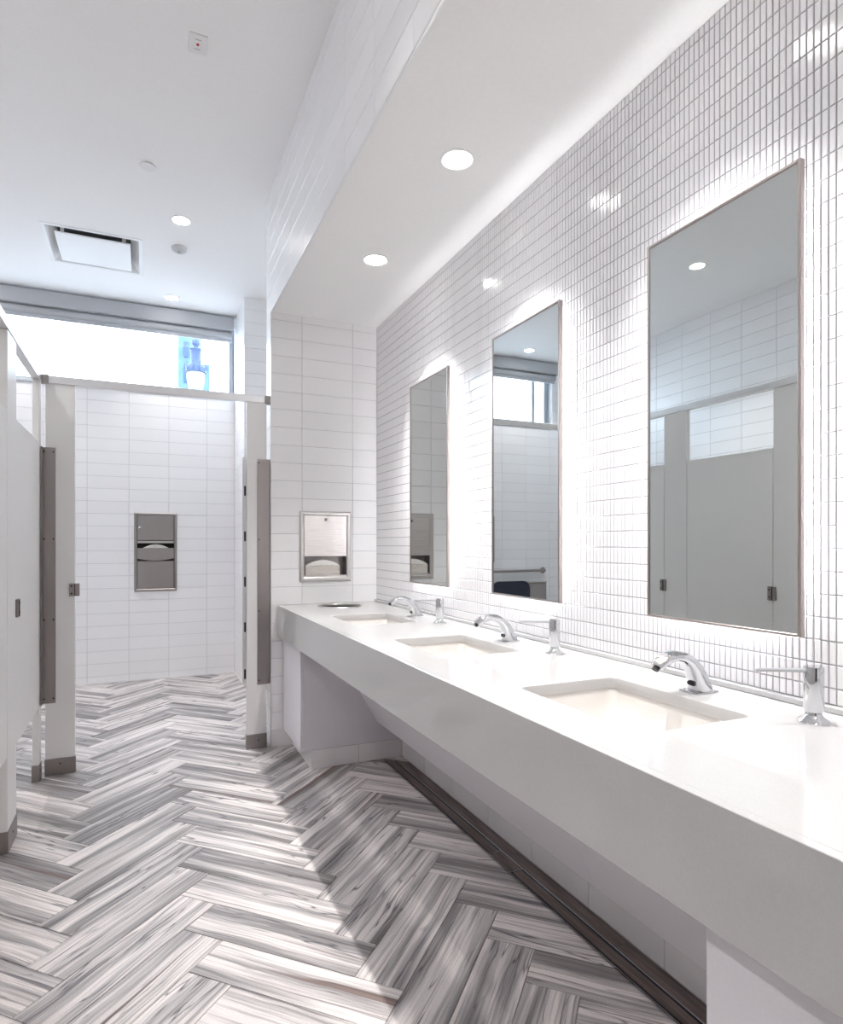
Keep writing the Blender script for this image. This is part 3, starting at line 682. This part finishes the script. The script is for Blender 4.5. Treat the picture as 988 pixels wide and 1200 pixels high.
bm = bmesh.new(); lathe(bm, [(0, 0), (.02, 0), (.02, .16), (0, .16)], (TX, YF - .05, .425), n=16); ob('flush_pipe', bm, 'chrome', t, True, 40)
sb = thing('disposal_box', (-1.58, YF - .06, .5), 'stainless sanitary disposal box on the wall beside the toilet', 'disposal box')
box('body', -1.70, -1.455, YF - .11, YF - .0005, .52, .800, 'bronze', sb, .003); box('lid', -1.705, -1.45, YF - .115, YF - .0005, .802, .818, 'steel', sb, .003)
def grab(path, label, ends):
    t = thing('grab_bar', path[0], label, 'grab bar', 'grab bars in the end compartment')
    bm = bmesh.new(); sweep(bm, path, [(.016, .016)] * len(path), (.2, .1, .97) if abs(path[1][2] - path[-2][2]) < .01 else (.97, .1, .2), 14); ob('bar', bm, 'bronze', t, True, 40)
    for e in ends:
        bm = bmesh.new(); lathe(bm, [(0, 0), (.038, 0), (.038, .008), (.02, .012), (0, .012)], e, Matrix.Rotation(math.pi / 2, 4, 'X'), 24); ob('flange', bm, 'bronze', t, True, 40)
yb = YF - .06
grab([(-.80, YF - .012, .945), (-.80, yb + .012, .945), (-.812, yb, .945), (-1.20, yb, .945), (-1.708, yb, .945), (-1.72, yb + .012, .945), (-1.72, YF - .012, .945)], 'horizontal steel grab bar on the far wall above the toilet', [(-.80, YF, .945), (-1.72, YF, .945)])
grab([(-.985, YF - .012, 1.05), (-.985, yb + .012, 1.05), (-.985, yb, 1.062), (-.985, yb, 1.3), (-.985, yb, 1.578), (-.985, yb + .012, 1.59), (-.985, YF - .012, 1.59)], 'vertical steel grab bar on the far wall above the horizontal bar', [(-.985, YF, 1.05), (-.985, YF, 1.59)])

# roller shade in front of the window head
rs = thing('roller_shade', (-.5, YF - .05, 3.2), 'grey roller shade cassette drawn up along the top of the window', 'roller shade')
box('cassette', WX0 - .02, .800, YF - .11, YF - .002, 3.325, 3.452, 'shade', rs, .003)
bm = bmesh.new(); sweep(bm, [(WX0, YF - .050, 3.288), (.785, YF - .050, 3.288)], [(.035, .035)] * 2, Z, 20); ob('shade_roll', bm, 'shade', rs, True, 40)
box('hem_bar', WX0, .790, YF - .058, YF - .036, 3.225, 3.262, 'winframe', rs, .004)

# ================================================================ CEILING FITTINGS
def downlight(x, y, z, r, power, label, group, spot):
    t = thing('downlight', (x, y, z), label, 'downlight', group)
    bm = bmesh.new(); lathe(bm, [(r, 0), (r, -.003), (r * .9, -.006), (r * .82, -.003), (r * .82, 0)], (x, y, z), n=40); ob('trim_ring', bm, 'white_metal', t, True, 40)
    bm = bmesh.new(); lathe(bm, [(0, -.0028), (r * .82, -.0028), (r * .82, -.0005), (0, -.0005)], (x, y, z), n=40); ob('lens', bm, 'lens', t)
    l = bpy.data.lights.new('lamp', 'SPOT'); l.energy = power; l.color = (1, .975, .95); l.shadow_soft_size = .022
    l.spot_size = math.radians(spot); l.spot_blend = .7
    lo = bpy.data.objects.new('lamp', l); C.objects.link(lo); lo.parent = t; lo.location = (0, 0, -.005)
so_l = ['recessed downlight in the soffit above the middle sink', 'recessed downlight in the soffit above the sink beside the end wall', 'recessed downlight in the soffit above the near end sink']
for i, y in enumerate((2.071, 2.972, 1.17, .27, -.63)):
    downlight(1.075, y, ZS, .066, P_SOFFIT * (1 if y > .5 else .5), so_l[i] if i < 3 else 'recessed downlight in the soffit, %s from the end wall' % ('fourth', 'fifth')[i - 3], 'soffit downlights', 82)
for y, n in ((4.531, 'beside the round detector'), (5.989, 'close to the roller shade'), (1.7, 'over the open floor by the counter'), (.2, 'over the floor near the entrance')):
    downlight(.235, y, ZC, .066, P_MAIN * (.40 if y > 5 else .7 if y > 3 else .25), 'recessed downlight in the high ceiling ' + n, 'high ceiling downlights', 84)
for y, n in ((5.95, 'over the toilet of the end compartment'), (3.6, 'over the stall next to the end compartment'), (1.2, 'over the middle of the stall row'), (-.7, 'over the entrance end of the stall row')):
    downlight(-1.27, y, ZC, .066, P_STALL * (.5 if y > 5 else 1), 'recessed downlight in the high ceiling ' + n, 'high ceiling downlights', 110)
# plaque air diffuser
v = thing('air_diffuser', ((VX0 + VX1) / 2, (VY0 + VY1) / 2, ZC), 'square white ceiling air diffuser with hanging plaque near the window', 'air diffuser')
bm = bmesh.new()
def sq(i, z): return [bm.verts.new(p) for p in ((VX0 + i, VY0 + i, z), (VX1 - i, VY0 + i, z), (VX1 - i, VY1 - i, z), (VX0 + i, VY1 - i, z))]
R = [sq(0, ZC), sq(0, ZC - .004), sq(.028, ZC - .004), sq(.034, ZC + .002), sq(.085, ZC + .055), sq(.085, ZC + .09)]
for A, B in zip(R, R[1:]):
    for i in range(4): bm.faces.new((A[i], A[(i + 1) % 4], B[(i + 1) % 4], B[i]))
ob('frame', bm, 'white_metal', v)
box('duct_cap', VX0 + .08, VX1 - .08, VY0 + .08, VY1 - .08, ZC + .09, ZC + .10, 'dark', v)
box('plaque', VX0 + .085, VX1 - .085, VY0 + .075, VY1 - .095, ZC - .022, ZC - .012, 'white_metal', v, .002)
for x in (VX0 + .13, VX1 - .13):
    for y in (VY0 + .12, VY1 - .13): box('hanger', x - .012, x + .012, y - .003, y + .003, ZC - .011, ZC + .089, 'white_metal', v)
def disc(name, x, y, prof, m, label, cat):
    bm = bmesh.new(); lathe(bm, prof, (x, y, ZC), n=32); return tag(ob(name, bm, m, None, True, 40), label, cat)
disc('sprinkler_cover', .024, 3.955, [(0, -.012), (.043, -.012), (.045, -.010), (.045, -.008), (.036, -.007), (.036, -.0005), (0, -.0005)], 'white_metal', 'flat round white sprinkler cover plate on the ceiling', 'sprinkler')
dt = thing('occupancy_detector', (.244, 4.955, ZC), 'small round grey detector on the ceiling beside a downlight', 'detector')
bm = bmesh.new(); lathe(bm, [(0, -.0005), (.056, -.0005), (.056, -.012), (.050, -.024), (.036, -.034), (.02, -.036), (0, -.036)], (.244, 4.955, ZC), n=32); ob('dome', bm, mat('detector plastic', (.60, .60, .61), .5), dt, True, 35)
bm = bmesh.new(); lathe(bm, [(0, -.0355), (.016, -.0355), (.014, -.042), (0, -.045)], (.244, 4.955, ZC), n=20); ob('lens', bm, 'shade', dt, True, 40)
sp = thing('sensor_plate', (.219, 2.90, ZC), 'small white rectangular plate with red light on the ceiling', 'sensor')
box('plate', .181, .258, 2.843, 2.960, ZC - .006, ZC - .0005, 'white_metal', sp, .002)
bm = bmesh.new(); lathe(bm, [(0, -.0062), (.0065, -.0062), (.005, -.010), (0, -.011)], (.219, 2.90, ZC), n=14); ob('indicator', bm, 'red', sp)
for y in (2.872, 2.929): box('slot', .206, .232, y - .002, y + .002, ZC - .0072, ZC - .0061, 'shade', sp)
